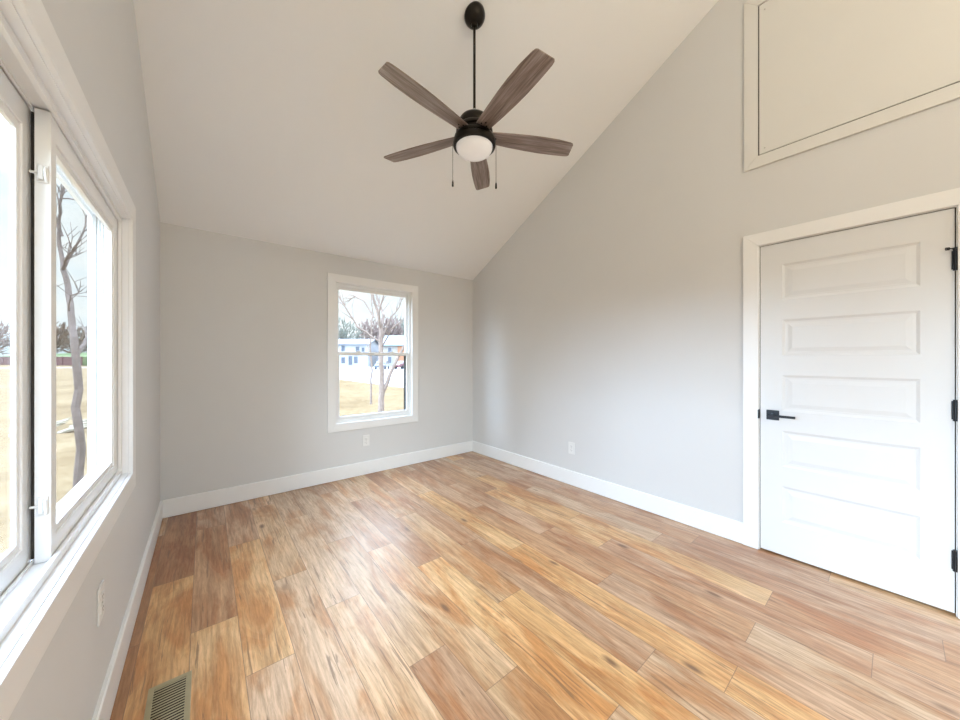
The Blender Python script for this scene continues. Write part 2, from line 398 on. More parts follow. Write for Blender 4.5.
# unseen dark closet shell, added so no daylight leaks round the door
cm = MB(); cm.box(XR+TW, XR+.75, DOOR[0]-.3, DOOR[0]-.25, 0, 2.3).box(XR+TW, XR+.75, DOOR[1]+.25, DOOR[1]+.3, 0, 2.3).box(XR+.75, XR+.8, DOOR[0]-.3, DOOR[1]+.3, 0, 2.3).box(XR+TW, XR+.8, DOOR[0]-.3, DOOR[1]+.3, 2.3, 2.35).build('added_closet_shell', M['dark'], wr)

# baseboards
BH, BT = .15, .015
prof = [(0, .004), (BT, .004), (BT, BH-.006), (BT-.005, BH), (0, BH)]
def baseboard(name, axis, p, sgn, a0, a1, label):
    o = MB()
    if axis == 'y': o.prism([(p+sgn*u, z) for u, z in prof], 1, a0, a1)
    else: o.prism([(p+sgn*u, z) for u, z in prof], 0, a0, a1)
    tag(o.build(name, M['trim']), label, 'baseboard', kind='structure')
CW = .085; CTK = .018
baseboard('baseboard_left', 'y', XL, 1, YREAR, YB, 'white baseboard along the left wall under the wide window')
baseboard('baseboard_right', 'y', XR, -1, DOOR[1]+CW+.004, YB, 'white baseboard along right wall from corner to door casing')
baseboard('baseboard_near', 'y', XR, -1, YREAR, DOOR[0]-CW-.004, 'white baseboard along right wall nearer than the door')
baseboard('baseboard_back', 'x', YB, -1, XL+BT, XR-BT, 'white baseboard along the back wall below the double hung window')
baseboard('baseboard_rear', 'x', YREAR, 1, XL+BT, XR-BT, 'white baseboard along the wall behind the viewer')

# ------------------------------------------------------------------ flat casings with eased edges and mitred corners
def casing(parent, axis, face, sgn, op, w, t, sides='LRTB', mat='trim', name='casing'):
    """op = opening (u0,u1,v0,v1); face coordinate on the given axis; sgn = direction out of the wall"""
    u0, u1, v0, v1 = op
    a0, a1 = sorted((face, face+sgn*t))
    def P(pts):
        return MB().prism(pts, axis, a0, a1)
    bot = v0-w if 'B' in sides else v0; bi = v0
    out = []
    if 'L' in sides: out.append(P([(u0-w, bot), (u0, bi), (u0, v1), (u0-w, v1+w)]))
    if 'R' in sides: out.append(P([(u1, bi), (u1+w, bot), (u1+w, v1+w), (u1, v1)]))
    if 'T' in sides: out.append(P([(u0, v1), (u1, v1), (u1+w, v1+w), (u0-w, v1+w)]))
    if 'B' in sides: out.append(P([(u0-w, v0-w), (u1+w, v0-w), (u1, v0), (u0, v0)]))
    for o in out: o.build(name, M[mat], parent, bevel=.0025)

# ------------------------------------------------------------------ left window: horizontal slider
def slider(name, op, label, latches=True):
    y0, y1, z0, z1 = op
    w = empty(name, (XL, (y0+y1)/2, z0)); tag(w, label, 'window', kind='structure')
    def fin(mb, n, mat, parent=w, bevel=.0015):
        o = mb.build(n, M[mat], parent, bevel=bevel); o.matrix_parent_inverse = Matrix.Translation(-Vector(w.location)) if parent == w else Matrix(); return o
    c0 = len(D.objects)
    before = set(D.objects)
    casing(w, 0, XL, 1, (y0-.004, y1+.004, z0-.004, z1+.004), CW, CTK)
    # painted jamb liner
    MB().ring(0, XL-.03, XL+.004, (y0-.012, y1+.012, z0-.012, z1+.012), (y0, y1, z0, z1)).build('jamb', M['trim'], w, bevel=.001)
    f = MB()
    fx0, fx1 = -.396, -.3
    o_ = (y0-.011, y1+.011, z0-.011, z1+.011)
    f.ring(0, fx0, fx1, o_, (y0+.008, y1-.008, z0+.008, z1-.008))
    f.ring(0, -.311, fx1+.0005, (y0, y1, z0, z1), (y0+.020, y1-.020, z0+.022, z1-.020))
    f.ring(0, -.3475, -.3425, (y0+.004, y1-.004, z0+.004, z1-.004), (y0+.016, y1-.016, z0+.017, z1-.016))
    f.ring(0, -.402, -.388, (y0-.011, y1+.011, z0-.011, z1+.011), (y0+.026, y1-.026, z0+.03, z1-.026))
    f.build('window_frame', M['vinyl'], w, bevel=.001)
    gk = MB()  # grey strips standing in for shaded track grooves on the jamb
    for xg in (-.3585, -.368, -.3775): gk.ring(0, xg-.0012, xg+.0012, (y0+.004, y1-.004, z0+.004, z1-.004), (y0+.0095, y1-.0095, z0+.0095, z1-.0095))
    gk.build('jamb_shade', M['jamb_shade'], w)
    ym = 1.40 if op is WIN1 else (y0+y1)/2-.02
    def sash(xa, xb, ya, yb, stl, str_):
        za, zb = z0+.010, z1-.012
        s = MB().ring(0, xa, xb, (ya, yb, za, zb), (ya+stl, yb-str_, za+.055, zb-.065)).build('sash', M['vinyl'], w, bevel=.002)
        MB().ring(0, (xa+xb)/2-.005, xb-.005, (ya+stl-.002, yb-str_+.002, za+.053, zb-.063), (ya+stl+.016, yb-str_-.016, za+.074, zb-.086)).build('glazing_bead', M['vinyl'], s, bevel=.001)
        gx = (xa+xb)/2
        MB().box(gx-.003, gx+.003, ya+stl+.010, yb-str_-.010, za+.068, zb-.080).build('glass', M['glass'], s)
        return s
    right = sash(-.340, -.312, ym, y1-.010, .040, .085)
    left = sash(-.3675, -.3505, y0+.010, ym+.030, .055, .062)
    if latches:
        for z in (1.795, .932):
            l = MB().box(-.3345, -.3165, ym-.0035, ym+.001, z-.024, z+.024).build('latch', M['plastic'], right, bevel=.0015)
            MB().box(-.3325, -.3235, ym-.009, ym-.003, z-.018, z+.020).build('latch_body', M['plastic'], l, bevel=.002)
            MB().path([(-.3215, ym-.004, z+.016), (-.3200, ym-.011, z+.006), (-.3185, ym-.014, z-.008), (-.3182, ym-.010, z-.022)], [.0022, .0028, .003, .0022], 8).build('latch_lever', M['plastic'], l, smooth=True)
            MB().tube((-.334, ym+.0, z), (-.3475, ym+.0, z), .0035, n=10).build('latch_bolt', M['plastic'], l)
    MB().box(-.3505, -.340, ym+.022, ym+.028, z0+.016, z1-.016).build('weatherstrip', M['strip'], w)
    for o in set(D.objects)-before:
        if o.parent == w: o.matrix_parent_inverse = Matrix.Translation(-Vector(w.location))
    return w
slider('window_1', WIN1, 'wide white horizontal sliding window in the left wall with two small latches')
slider('added_window_3', ADDED_WIN3, 'unseen white sliding window added in the left wall behind the viewer for daylight', False)

# ------------------------------------------------------------------ back window: double hung
def hung(name, op, face, sg, label):
    """sg = +1 when outdoors lies towards +y"""
    x0, x1, z0, z1 = op
    w = empty(name, ((x0+x1)/2, face, z0)); tag(w, label, 'window', kind='structure')
    before = set(D.objects)
    def yy(a, b): return sorted((face+sg*a, face+sg*b))
    casing(w, 1, face, -sg, (x0-.004, x1+.004, z0-.004, z1+.004), CW, CTK)
    MB().ring(1, *yy(-.004, .03), (x0-.012, x1+.012, z0-.012, z1+.012), (x0, x1, z0, z1)).build('jamb', M['trim'], w, bevel=.001)
    f = MB()
    f.ring(1, *yy(.018, .12), (x0-.011, x1+.011, z0-.011, z1+.011), (x0+.010, x1-.010, z0+.012, z1-.010))
    f.ring(1, *yy(.0175, .026), (x0, x1, z0, z1), (x0+.022, x1-.022, z0+.030, z1-.022))
    f.ring(1, *yy(.058, .063), (x0+.004, x1-.004, z0+.004, z1-.004), (x0+.02, x1-.02, z0+.02, z1-.02))
    f.ring(1, *yy(.108, .124), (x0-.011, x1+.011, z0-.011, z1+.011), (x0+.03, x1-.03, z0+.034, z1-.03))
    f.build('window_frame', M['vinyl'], w, bevel=.001)
    zm = 1.375
    def sash(a, b_, za, zb, rb, rt):
        s = MB().ring(1, *yy(a, b_), (x0+.011, x1-.011, za, zb), (x0+.046, x1-.046, za+rb, zb-rt)).build('sash', M['vinyl'], w, bevel=.002)
        m_ = (a+b_)/2
        MB().box(x0+.043, x1-.043, *yy(m_-.003, m_+.003), za+rb-.003, zb-rt+.003).build('glass', M['glass'], s)
        return s
    low = sash(.029, .056, z0+.014, zm+.018, .050, .034)
    up = sash(.065, .092, zm-.018, z1-.012, .034, .045)
    for dx in (-.2, .2):
        xc = (x0+x1)/2+dx
        MB().box(xc-.028, xc+.028, *yy(.031, .052), zm+.018, zm+.024).box(xc-.006, xc+.03, *yy(.034, .044), zm+.024, zm+.032).build('sash_lock', M['plastic'], low, bevel=.001)
    MB().ring(1, *yy(.097, .105), (x0+.012, x1-.012, z0+.014, zm), (x0+.052, x1-.052, z0+.062, zm-.02)).build('screen_frame', M['strip'], w)
    for o in set(D.objects)-before:
        if o.parent == w: o.matrix_parent_inverse = Matrix.Translation(-Vector(w.location))
    return w
hung('window_2', WIN2, YB, 1, 'small white double hung window in the back wall overlooking street')
hung('added_window_4', ADDED_WIN4, YREAR, -1, 'unseen white window added in the wall behind the viewer for daylight')

# ------------------------------------------------------------------ door
dr = empty('door_1', (XR, .2, 0)); tag(dr, 'white five panel interior door with black hinges and lever', 'door', kind='structure')
before = set(D.objects)
casing(dr, 0, XR, -1, (DOOR[0]-.004, DOOR[1]+.004, 0.002, DOOR[3]+.004), CW, CTK, 'LRT', name='door_casing')
jm = MB()
for ya, yb in ((DOOR[0]-.018, DOOR[0]), (DOOR[1], DOOR[1]+.018)): jm.box(XR-.001, XR+TW, ya, yb, .001, DOOR[3]+.018)
jm.box(XR-.001, XR+TW, DOOR[0], DOOR[1], DOOR[3], DOOR[3]+.018)
jm.box(XR+.042, XR+.075, DOOR[0], DOOR[0]+.012, .001, DOOR[3]); jm.box(XR+.042, XR+.075, DOOR[1]-.012, DOOR[1], .001, DOOR[3]); jm.box(XR+.042, XR+.075, DOOR[0], DOOR[1], DOOR[3]-.012, DOOR[3])
jm.build('door_jamb', M['trim'], dr)
sl_ = MB()  # dark strips standing in for shade in the gap round the leaf
sl_.box(XR+.010, XR+.013, -.1905-.004, -.19, .014, 2.091).box(XR+.010, XR+.013, .59, .5945, .014, 2.091).box(XR+.010, XR+.013, -.194, .594, 2.087, 2.0915)
sl_.build('door_gap_shade', M['duct_gap_shade'], dr)
# leaf with five recessed, raised-field panels
y0, y1, z0, z1 = -.19, .59, .014, 2.087
XF = XR+.003; DT = .036
bm = bmesh.new()
def F(pts): bm.faces.new([bm.verts.new(p) for p in pts])
PY0, PY1 = -.083, .477
zs = [(.232+.3685*i, .232+.3685*i+.238) for i in range(5)]
def rect(ya, yb, za, zb, x): return [(x, ya, za), (x, yb, za), (x, yb, zb), (x, ya, zb)]
F(rect(y0, PY0, z0, z1, XF)); F(rect(PY1, y1, z0, z1, XF))
e = [z0]+[v for p in zs for v in p]+[z1]
for i in range(0, len(e), 2): F(rect(PY0, PY1, e[i], e[i+1], XF))
for za, zb in zs:
    steps = [(0, 0), (.005, .0025), (.014, .006), (.026, .006), (.050, .0015), (.053, .0015)]
    rings = [[(XF+d, PY0+s, za+s), (XF+d, PY1-s, za+s), (XF+d, PY1-s, zb-s), (XF+d, PY0+s, zb-s)] for s, d in steps]
    for A, B in zip(rings, rings[1:]):
        for k in range(4): F([A[k], A[(k+1)%4], B[(k+1)%4], B[k]])
    F(rings[-1])
F(rect(y0, y1, z0, z1, XF+DT))
for a_, b_ in (((y0, z0), (y1, z0)), ((y1, z0), (y1, z1)), ((y1, z1), (y0, z1)), ((y0, z1), (y0, z0))):
    F([(XF, *a_), (XF, *b_), (XF+DT, *b_), (XF+DT, *a_)])
bmesh.ops.remove_doubles(bm, verts=bm.verts, dist=1e-5)
mb = MB(); mb.b.free(); mb.b = bm
mb.build('door_leaf', M['door'], dr)
for i, z in enumerate((1.82, 1.052, .286)):
    h = MB().tube((XR-.006, -.192, z-.05), (XR-.006, -.192, z+.05), .0075, n=14).box(XR-.004, XR+.004, -.205, -.180, z-.047, z+.047)
    for q in (-.051, .051): h.tube((XR-.006, -.192, z+q-.003), (XR-.006, -.192, z+q+.003), .0085, n=14)
    hg = h.build('hinge', M['black'], dr)
    if i == 0:
        MB().tube((XR-.006, -.192, z+.055), (XR-.006, -.192, z+.062), .010, n=14).path([(XR-.008, -.19, z+.058), (XR-.016, -.180, z+.058), (XR-.020, -.168, z+.058)], [.003, .003, .003]).tube((XR-.019, -.172, z+.058), (XR-.023, -.162, z+.058), .008, n=12).build('hinge_doorstop', M['black'], hg)
hz = .937
hd = MB().box(XF-.008, XF, .491, .557, hz-.033, hz+.033).build('door_handle', M['black'], dr, bevel=.002)
MB().tube((XF-.006, .524, hz), (XF-.046, .524, hz), .011, n=20).build('handle_neck', M['black'], hd, smooth=True)
MB().box(XF-.056, XF-.044, .405, .537, hz-.008, hz+.008).build('lever', M['black'], hd, bevel=.0025)
MB().box(XR-.0195, XR+.01, .5925, .600, hz-.030, hz+.030).build('strike_plate', M['black'], dr)
for o in set(D.objects)-before:
    if o.parent == dr: o.matrix_parent_inverse = Matrix.Translation(-Vector(dr.location))

# ------------------------------------------------------------------ access panel high on the right wall
ap = empty('wall_access_panel', (XR, (PAN[0]+PAN[1])/2, PAN[2]))
tag(ap, 'large painted attic access panel with flat trim high on right wall above door', 'access panel')
before = set(D.objects)
casing(ap, 0, XR, -1, (PAN[0]-.007, PAN[1]+.007, PAN[2]-.007, PAN[3]+.007), .078, .014, mat='panel', name='panel_trim')
MB().box(XR-.009, XR-.0005, PAN[0], PAN[1], PAN[2], PAN[3]).build('panel', M['panel'], ap)
MB().ring(0, XR-.0012, XR-.0002, (PAN[0]-.0072, PAN[1]+.0072, PAN[2]-.0072, PAN[3]+.0072), (PAN[0]-.0001, PAN[1]+.0001, PAN[2]-.0001, PAN[3]+.0001)).build('panel_gap_shade', M['duct_gap_shade'], ap)  # near-black ring standing in for shade in the panel gap
s_ = MB()
for y, z in ((.565, 2.755), (.565, 3.70)): s_.tube((XR-.009, y, z), (XR-.0105, y, z), .0045, n=10)
s_.build('panel_screw', M['chrome'], ap)
for o in set(D.objects)-before:
    if o.parent == ap: o.matrix_parent_inverse = Matrix.Translation(-Vector(ap.location))

# ------------------------------------------------------------------ outlets
def outlet(loc, rz, label):
    o = empty('electrical_outlet', loc, (0, 0, rz)); tag(o, label, 'outlet', 'white duplex outlets on the walls')
    MB().box(-.039, .039, -.006, 0, -.062, .062).build('cover_plate', M['plastic'], o, bevel=.003)
    for s in (-1, 1):
        r = MB().box(-.0165, .0165, -.0085, -.005, s*.0205-.0145, s*.0205+.0145).build('receptacle', M['plastic'], o, bevel=.002)
        q = MB()
        for dx, hh in ((-.0065, .004), (.0065, .0035)): q.box(dx-.0011, dx+.0011, -.0089, -.0082, s*.0205+.002-hh, s*.0205+.002+hh)
        q.tube((0, -.0089, s*.0205-.008), (0, -.0082, s*.0205-.008), .0022, n=8)
        q.build('slot', M['slot'], r)
    MB().tube((0, -.0075, 0), (0, -.0055, 0), .003, n=10).build('screw', M['chrome'], o)
outlet((1.43, YB, .385), 0, 'white outlet on the back wall just below the double hung window')
outlet((XR, 2.135, .385), -R(90), 'white outlet on the right wall between corner and door')
outlet((XL, 1.74, .47), R(90), 'white outlet on the left wall below the sliding window')

# ------------------------------------------------------------------ floor register
vx0, vx1, vy0, vy1 = -.172, -.041, 1.565, 1.872
vr = empty('floor_register', ((vx0+vx1)/2, (vy0+vy1)/2, 0)); tag(vr, 'tan metal floor vent with dark slots near the left wall', 'floor vent')
hx, hy = (vx1-vx0)/2, (vy1-vy0)/2
MB().ring(2, .0003, .0045, (-hx, hx, -hy, hy), (-hx+.018, hx-.018, -hy+.018, hy-.018)).build('register_frame', M['brass'], vr, bevel=.0015)
MB().box(-hx+.017, hx-.017, -hy+.017, hy-.017, .0002, .0008).build('duct_opening', M['duct_gap_shade'], vr)
n_l = 20
for i in range(n_l):
    y = -hy+.018+(i+.5)*(2*hy-.036)/n_l
    mt = Matrix.Translation((0, y, .0026)) @ Matrix.Rotation(R(20), 4, 'X')
    MB().box(-hx+.0175, hx-.0175, -.0021, .0021, -.0006, .0006, mt).build('louver', M['brass'], vr)

# ------------------------------------------------------------------ ceiling fan
FX, FY = 1.350, 1.716
FZC = ceil_z(FY)
fan = empty('ceiling_fan', (FX, FY, FZC)); tag(fan, 'five blade ceiling fan with bronze motor, walnut blades and white globe on a downrod', 'ceiling fan')
def fz(z): return z-FZC
tilt = Matrix.Rotation(math.atan(SL), 4, 'X')      # slope normal
cn = MB().lathe([(0, -.001), (.066, -.001), (.069, -.006), (.066, -.022), (.054, -.042), (.036, -.056), (.026, -.060), (0, -.060)], 56)
cn.b.transform(Matrix.Rotation(-math.atan(SL), 4, 'X'))
cn = cn.build('canopy', M['bronze'], fan, smooth=True)
MB().lathe([(0, -.052), (.018, -.05), (.023, -.062), (.018, -.076), (0, -.08)], 24).build('hanger_ball', M['bronze'], fan, smooth=True)
MB().tube((0, 0, -.045), (0, 0, fz(2.895)), .0085, n=20).build('downrod', M['bronze'], fan, smooth=True)
MB().lathe([(0, fz(2.925)), (.010, fz(2.925)), (.014, fz(2.918)), (.019, fz(2.893)), (.022, fz(2.878)), (.024, fz(2.868)), (0, fz(2.868))], 28).build('downrod_coupling', M['chrome'], fan, smooth=True)
MB().lathe([(0, fz(2.872)), (.055, fz(2.872)), (.088, fz(2.862)), (.098, fz(2.848)), (.100, fz(2.815)), (.094, fz(2.806)), (.094, fz(2.800)), (.112, fz(2.795)), (.118, fz(2.785)),
            (.118, fz(2.772)), (.108, fz(2.768)), (.108, fz(2.748)), (.124, fz(2.744)), (.130, fz(2.735)), (.130, fz(2.722)), (.122, fz(2.718)), (0, fz(2.718))], 64).build('motor_housing', M['bronze'], fan, smooth=True)
MB().lathe([(.10, fz(2.721)), (.126, fz(2.720)), (.137, fz(2.712)), (.138, fz(2.690)), (.134, fz(2.680)), (.119, fz(2.678)), (.117, fz(2.69)), (.10, fz(2.70))], 64).build('light_ring', M['bronze'], fan, smooth=True)
gp = [(.1165, fz(2.690)), (.1165, fz(2.676))]+[(.1165*math.cos(a), fz(2.676)-.060*math.sin(a)) for a in [R(q) for q in range(8, 90, 8)]]+[(0, fz(2.676)-.060)]
MB().lathe(gp, 64).build('globe', M['globe'], fan, smooth=True)
# blade: local x outward, made once and copied
def blade():
    st = [(.095, .046, .043), (.14, .050, .047), (.25, .060, .056), (.36, .067, .063), (.46, .070, .066), (.56, .069, .064), (.63, .066, .058), (.660, .064, .055), (.678, .060, .050), (.686, .052, .040)]
    b = bmesh.new(); R_ = []
    for x, wa, wb in st:
        sk = .0
        R_.append([b.verts.new((x+ (0.012 if x > .6 else 0)*0, wa, .003)), b.verts.new((x-(.012 if x > .6 else 0), -wb, .003)), b.verts.new((x-(.012 if x > .6 else 0), -wb, -.003)), b.verts.new((x, wa, -.003))])
    for A, B in zip(R_, R_[1:]):
        for k in range(4): b.faces.new((A[k], A[(k+1)%4], B[(k+1)%4], B[k]))
    b.faces.new(R_[0]); b.faces.new(R_[-1][::-1])
    m_ = MB(); m_.b.free(); m_.b = b
    return m_
bl0 = None
PITCH = R(-10)
for k in range(5):
    ang = R(45.4+72*k)
    if bl0 is None:
        bl0 = blade().build('blade', M['blade'], fan, bevel=.0015); o = bl0
        ir0 = MB().box(.085, .150, -.030, .030, .0035, .0075).tube((.12, -.018, -.0055), (.12, -.018, .004), .005, n=10).tube((.12, .018, -.0055), (.12, .018, .004), .005, n=10).tube((.142, 0, -.0055), (.142, 0, .004), .005, n=10).build('blade_bracket', M['bronze'], bl0)
    else:
        o = bl0.copy(); COL.objects.link(o); o.parent = fan
        c2 = ir0.copy(); COL.objects.link(c2); c2.parent = o
    o.location = (0, 0, fz(2.757))
    o.rotation_euler = (Matrix.Rotation(ang, 4, 'Z') @ Matrix.Rotation(PITCH, 4, 'X')).to_euler()
rt = Vector((.7756, -.631, 0))
for s, zl in ((-1, 2.425), (1, 2.412)):
    p = rt*(.1395*s)
    ch = MB().tube((p.x, p.y, fz(2.70)), (p.x, p.y, fz(zl+.04)), .0014, n=6).build('pull_chain', M['bronze'], fan)
    MB().lathe([(0, .042), (.003, .040), (.0055, .030), (.0065, .004), (.004, 0), (0, 0)], 14, (p.x, p.y, fz(zl))).build('chain_pull', M['bronze'], ch, smooth=True)

# pendant fitting invented to carry the added fill light behind the camera
pl = empty('added_fill_pendant', (FILL_LAMP[0], FILL_LAMP[1], ceil_z(FILL_LAMP[1]))); tag(pl, 'unseen pendant lamp added for warm fill light behind the viewer', 'lamp')
dz = FILL_LAMP[2]-ceil_z(FILL_LAMP[1])
MB().lathe([(0, .02), (.06, .02), (.06, -.03), (0, -.035)], 32).build('canopy', M['bronze'], pl, smooth=True)
MB().tube((0, 0, -.03), (0, 0, dz+.13), .004, n=10).build('cord', M['bronze'], pl)
MB().lathe([(0, dz+.135), (.03, dz+.135), (.035, dz+.10), (0, dz+.10)], 24).build('fill_lamp_socket', M['bronze'], pl, smooth=True)

# ------------------------------------------------------------------ outdoors
def quad(name, pts, mat, label, cat):
    mb = MB(); vs = [mb.b.verts.new(p) for p in pts]; mb.b.faces.new(vs)
    o = mb.build(name, M[mat]); tag(o, label, cat, kind='structure'); return o
quad('lawn_ground', [(-260, -120, GZ), (260, -120, GZ), (260, 330, GZ), (-260, 330, GZ)], 'lawn', 'dry tan winter lawn outside both windows', 'lawn')
MB_ = MB(); MB_.prism([(9.5, 36), (10.4, 9.0), (60, -20), (110, 20), (62, 120), (14, 104)], 2, GZ+.005, GZ+.03)
tag(MB_.build('street', M['road']), 'pale street and driveways beyond the dry lawn', 'street', kind='structure')
MB_ = MB(); MB_.prism([(-60, 124), (-2, 104), (-2, 107), (-60, 128)], 2, GZ+.005, GZ+.04)
tag(MB_.build('lane', M['road']), 'thin pale lane crossing the far end of the lawn', 'street', kind='structure')

def bare_tree(name, mat, limbs, label, group=None, twigs=3, seed=1, tw=.35):
    """limbs: list of (points, r0, r1); twigs branch off each limb"""
    rg = random.Random(seed); mb = MB()
    def limb(pts, r0, r1, n=8):
        k = len(pts); mb.path(pts, [r0+(r1-r0)*i/(k-1) for i in range(k)], n)
    base = Vector(limbs[0][0][0])
    for pts, r0, r1 in limbs:
        pts = [Vector(p)-base for p in pts]
        # refine with small wobble
        fine_ = []
        for a, b_ in zip(pts, pts[1:]):
            for q in range(3):
                w = (b_-a).length*.03
                fine_.append(a.lerp(b_, q/3)+(Vector((rg.uniform(-w, w), rg.uniform(-w, w), rg.uniform(-w, w))) if q else Vector()))
        fine_.append(pts[-1]); limb(fine_, r0, r1)
        if r1 < .028:
            for _ in range(twigs*(len(pts)-1)):
                i = rg.randrange(max(1, len(fine_)//3), len(fine_)-1); p = fine_[i]
                d = (fine_[i+1]-p).normalized(); e_ = Vector((rg.uniform(-1, 1), rg.uniform(-1, 1), rg.uniform(-.2, 1))).normalized()
                L = tw*rg.uniform(.5, 1.4); q1 = p+(d+e_*.8).normalized()*L*.5; q2 = q1+(d*.6+e_+Vector((0, 0, .3))).normalized()*L*.5
                mb.path([p, q1, q2], [max(.004, r1*.8), .0045, .002], 5)
                q3 = q1+(d+e_*-.4+Vector((0, 0, .4))).normalized()*L*.45; mb.path([q1, q3], [.004, .002], 4)
    o = mb.build(name, M[mat]); o.location = base; tag(o, label, 'tree', group); return o

# tree close to the left window
T0 = Vector((-1.40, 7.35, GZ))
def along(u, y, z): return T0+Vector((u, y, z-GZ))
SR = Vector((-.7756, .631, 0))                    # towards image left, seen from the room
def tp(lat, z, dep=0): return T0+SR*lat*-1+Vector((.631, .7756, 0))*dep+Vector((0, 0, z-GZ))
bare_tree('bare_tree', 'bark', [
    ([tp(0, GZ), tp(.02, .3), tp(-.01, 1.2), tp(-.05, 1.62)], .05, .04),
    ([tp(-.05, 1.6), tp(-.14, 1.85, .05), tp(-.25, 2.25, .1), tp(-.33, 2.62, .1)], .04, .03),
    ([tp(-.33, 2.60, .1), tp(-.18, 2.72, .0), tp(.05, 2.82, -.1), tp(.28, 2.95, -.2)], .020, .008),
    ([tp(-.33, 2.60, .1), tp(-.27, 2.95, .2), tp(-.22, 3.2, .25), tp(-.20, 3.55, .3), tp(-.05, 3.9, .3)], .018, .006),
    ([tp(-.33, 2.62, .1), tp(-.38, 2.95, .1), tp(-.33, 3.3, .05), tp(-.22, 3.65, 0), tp(-.12, 4.0, 0), tp(.1, 4.2, 0)], .026, .008),
    ([tp(-.22, 3.6, 0), tp(-.05, 3.62, .1), tp(.2, 3.72, .2)], .010, .005),
    ([tp(-.35, 3.1, .1), tp(-.50, 3.7, 0), tp(-.6, 4.6, .1)], .022, .007),
    ([tp(-.12, 2.0, 0), tp(.02, 2.2, -.1), tp(.3, 2.25, -.2)], .010, .004),
    ([tp(-.02, 1.35, 0), tp(-.10, 1.62, .2), tp(-.30, 1.75, .5)], .03, .015),
], 'bare slender tree standing close outside the sliding window', seed=5, twigs=3, tw=.4)

# trees behind the back window
def bp_(u, v, dep):                                # metres right of / above the view axis -> world
    F_ = Vector((.631, .7756, 0)); Rr = Vector((.7756, -.631, 0))
    return F_*dep+Rr*u+Vector((0, 0, v))
bare_tree('bare_tree', 'palebark', [
    ([bp_(-3.42, GZ, 11.7), bp_(-3.42, -.1, 11.7), bp_(-3.40, .5, 11.7), bp_(-3.42, 1.6, 11.7), bp_(-3.42, 2.5, 11.7)], .115, .075),
    ([bp_(-3.38, .05, 11.7), bp_(-3.15, .75, 11.8), bp_(-2.90, 1.4, 12.0), bp_(-2.55, 2.2, 12.2), bp_(-2.2, 3.2, 12.4)], .075, .03),
    ([bp_(-3.42, 2.4, 11.7), bp_(-3.55, 3.0, 11.7), bp_(-3.70, 3.6, 11.6), bp_(-3.72, 4.6, 11.6)], .06, .03),
    ([bp_(-3.42, 2.4, 11.7), bp_(-3.38, 2.85, 11.9), bp_(-3.60, 3.3, 12.1), bp_(-3.95, 4.2, 12.2)], .055, .025),
    ([bp_(-3.66, 2.75, 11.7), bp_(-4.05, 3.35, 11.8), bp_(-4.40, 3.52, 11.9), bp_(-4.75, 3.35, 12.0)], .03, .012),
    ([bp_(-3.42, 2.3, 11.7), bp_(-3.40, 2.9, 11.4), bp_(-3.20, 3.5, 11.3), bp_(-3.0, 4.2, 11.2)], .035, .015),
    ([bp_(-3.42, 2.0, 11.7), bp_(-3.22, 2.7, 12.0), bp_(-2.90, 3.2, 12.2), bp_(-2.75, 3.9, 12.2)], .035, .014),
    ([bp_(-3.42, 1.9, 11.7), bp_(-4.15, 2.4, 11.5), bp_(-4.55, 3.1, 11.4), bp_(-4.95, 3.8, 11.3)], .035, .02),
    ([bp_(-3.42, 1.7, 11.7), bp_(-3.0, 2.3, 11.4), bp_(-2.5, 2.7, 11.2)], .03, .012),
], 'forked pale bare tree on the lawn outside the double hung window', seed=9, twigs=4, tw=.8)
bare_tree('bare_tree', 'palebark', [
    ([bp_(-4.50, GZ, 14.0), bp_(-4.50, .1, 14.0), bp_(-4.48, 1.2, 14.0), bp_(-4.52, 2.1, 14.0), bp_(-4.45, 3.2, 14.1), bp_(-4.55, 4.2, 14.1)], .05, .02),
    ([bp_(-4.50, 1.5, 14.0), bp_(-4.8, 2.1, 14.2), bp_(-5.0, 3.0, 14.3)], .018, .008),
], 'thin bare sapling left of the forked tree', seed=11, twigs=3, tw=.35)

# far trees: each a trunk, limbs and a crown of many twigs
def far_tree(loc, h, w, mat, label, seed, dens=420, group='bare trees on the skyline'):
    rg = random.Random(seed)
    t = empty('distant_tree', loc); tag(t, label, 'tree', group)
    mb = MB(); ends = []
    mb.path([(0, 0, 0), (0, 0, h*.3), (.02*h, 0, h*.55), (0, 0, h*.85)], [h*.02, h*.016, h*.011, h*.003], 7)
    for i in range(16):
        a = rg.uniform(0, 6.28); z = h*rg.uniform(.22, .75); l = w*.5*rg.uniform(.6, 1.0)
        e_ = Vector((math.cos(a)*l, math.sin(a)*l, z+l*rg.uniform(.3, .9))); mb.path([(0, 0, z), e_*.55+Vector((0, 0, z*.45)), e_], [h*.008, h*.005, h*.002], 5); ends.append(e_)
    mb.build('trunk', M['bark'], t)
    tw_ = MB(); b = tw_.b
    for i in range(dens):
        th, ph, rr = rg.uniform(0, 6.28), math.acos(rg.uniform(-1, 1)), rg.random()**.4
        p = Vector((math.sin(ph)*math.cos(th)*w/2*rr, math.sin(ph)*math.sin(th)*w/2*rr, h*.62+math.cos(ph)*h*.38*rr))
        d = (p-Vector((0, 0, h*.35))).normalized()+Vector((rg.uniform(-.7, .7), rg.uniform(-.7, .7), rg.uniform(-.4, .7)))
        L = h*rg.uniform(.07, .15); d.normalize(); tw_.tube(p-d*L/2, p+d*L/2, h*.011, h*.004, 4)
    tag(tw_.build('twigs', M[mat], t), kind='stuff')
def gp_(lat, dep): p = bp_(lat, GZ, dep); return p
i_ = 0
def wander(seq):
    global i_
    for lat, dep, h, w, mat, lab in seq:
        i_ += 1; far_tree(gp_(lat, dep), h, w, mat, lab, 100+i_)
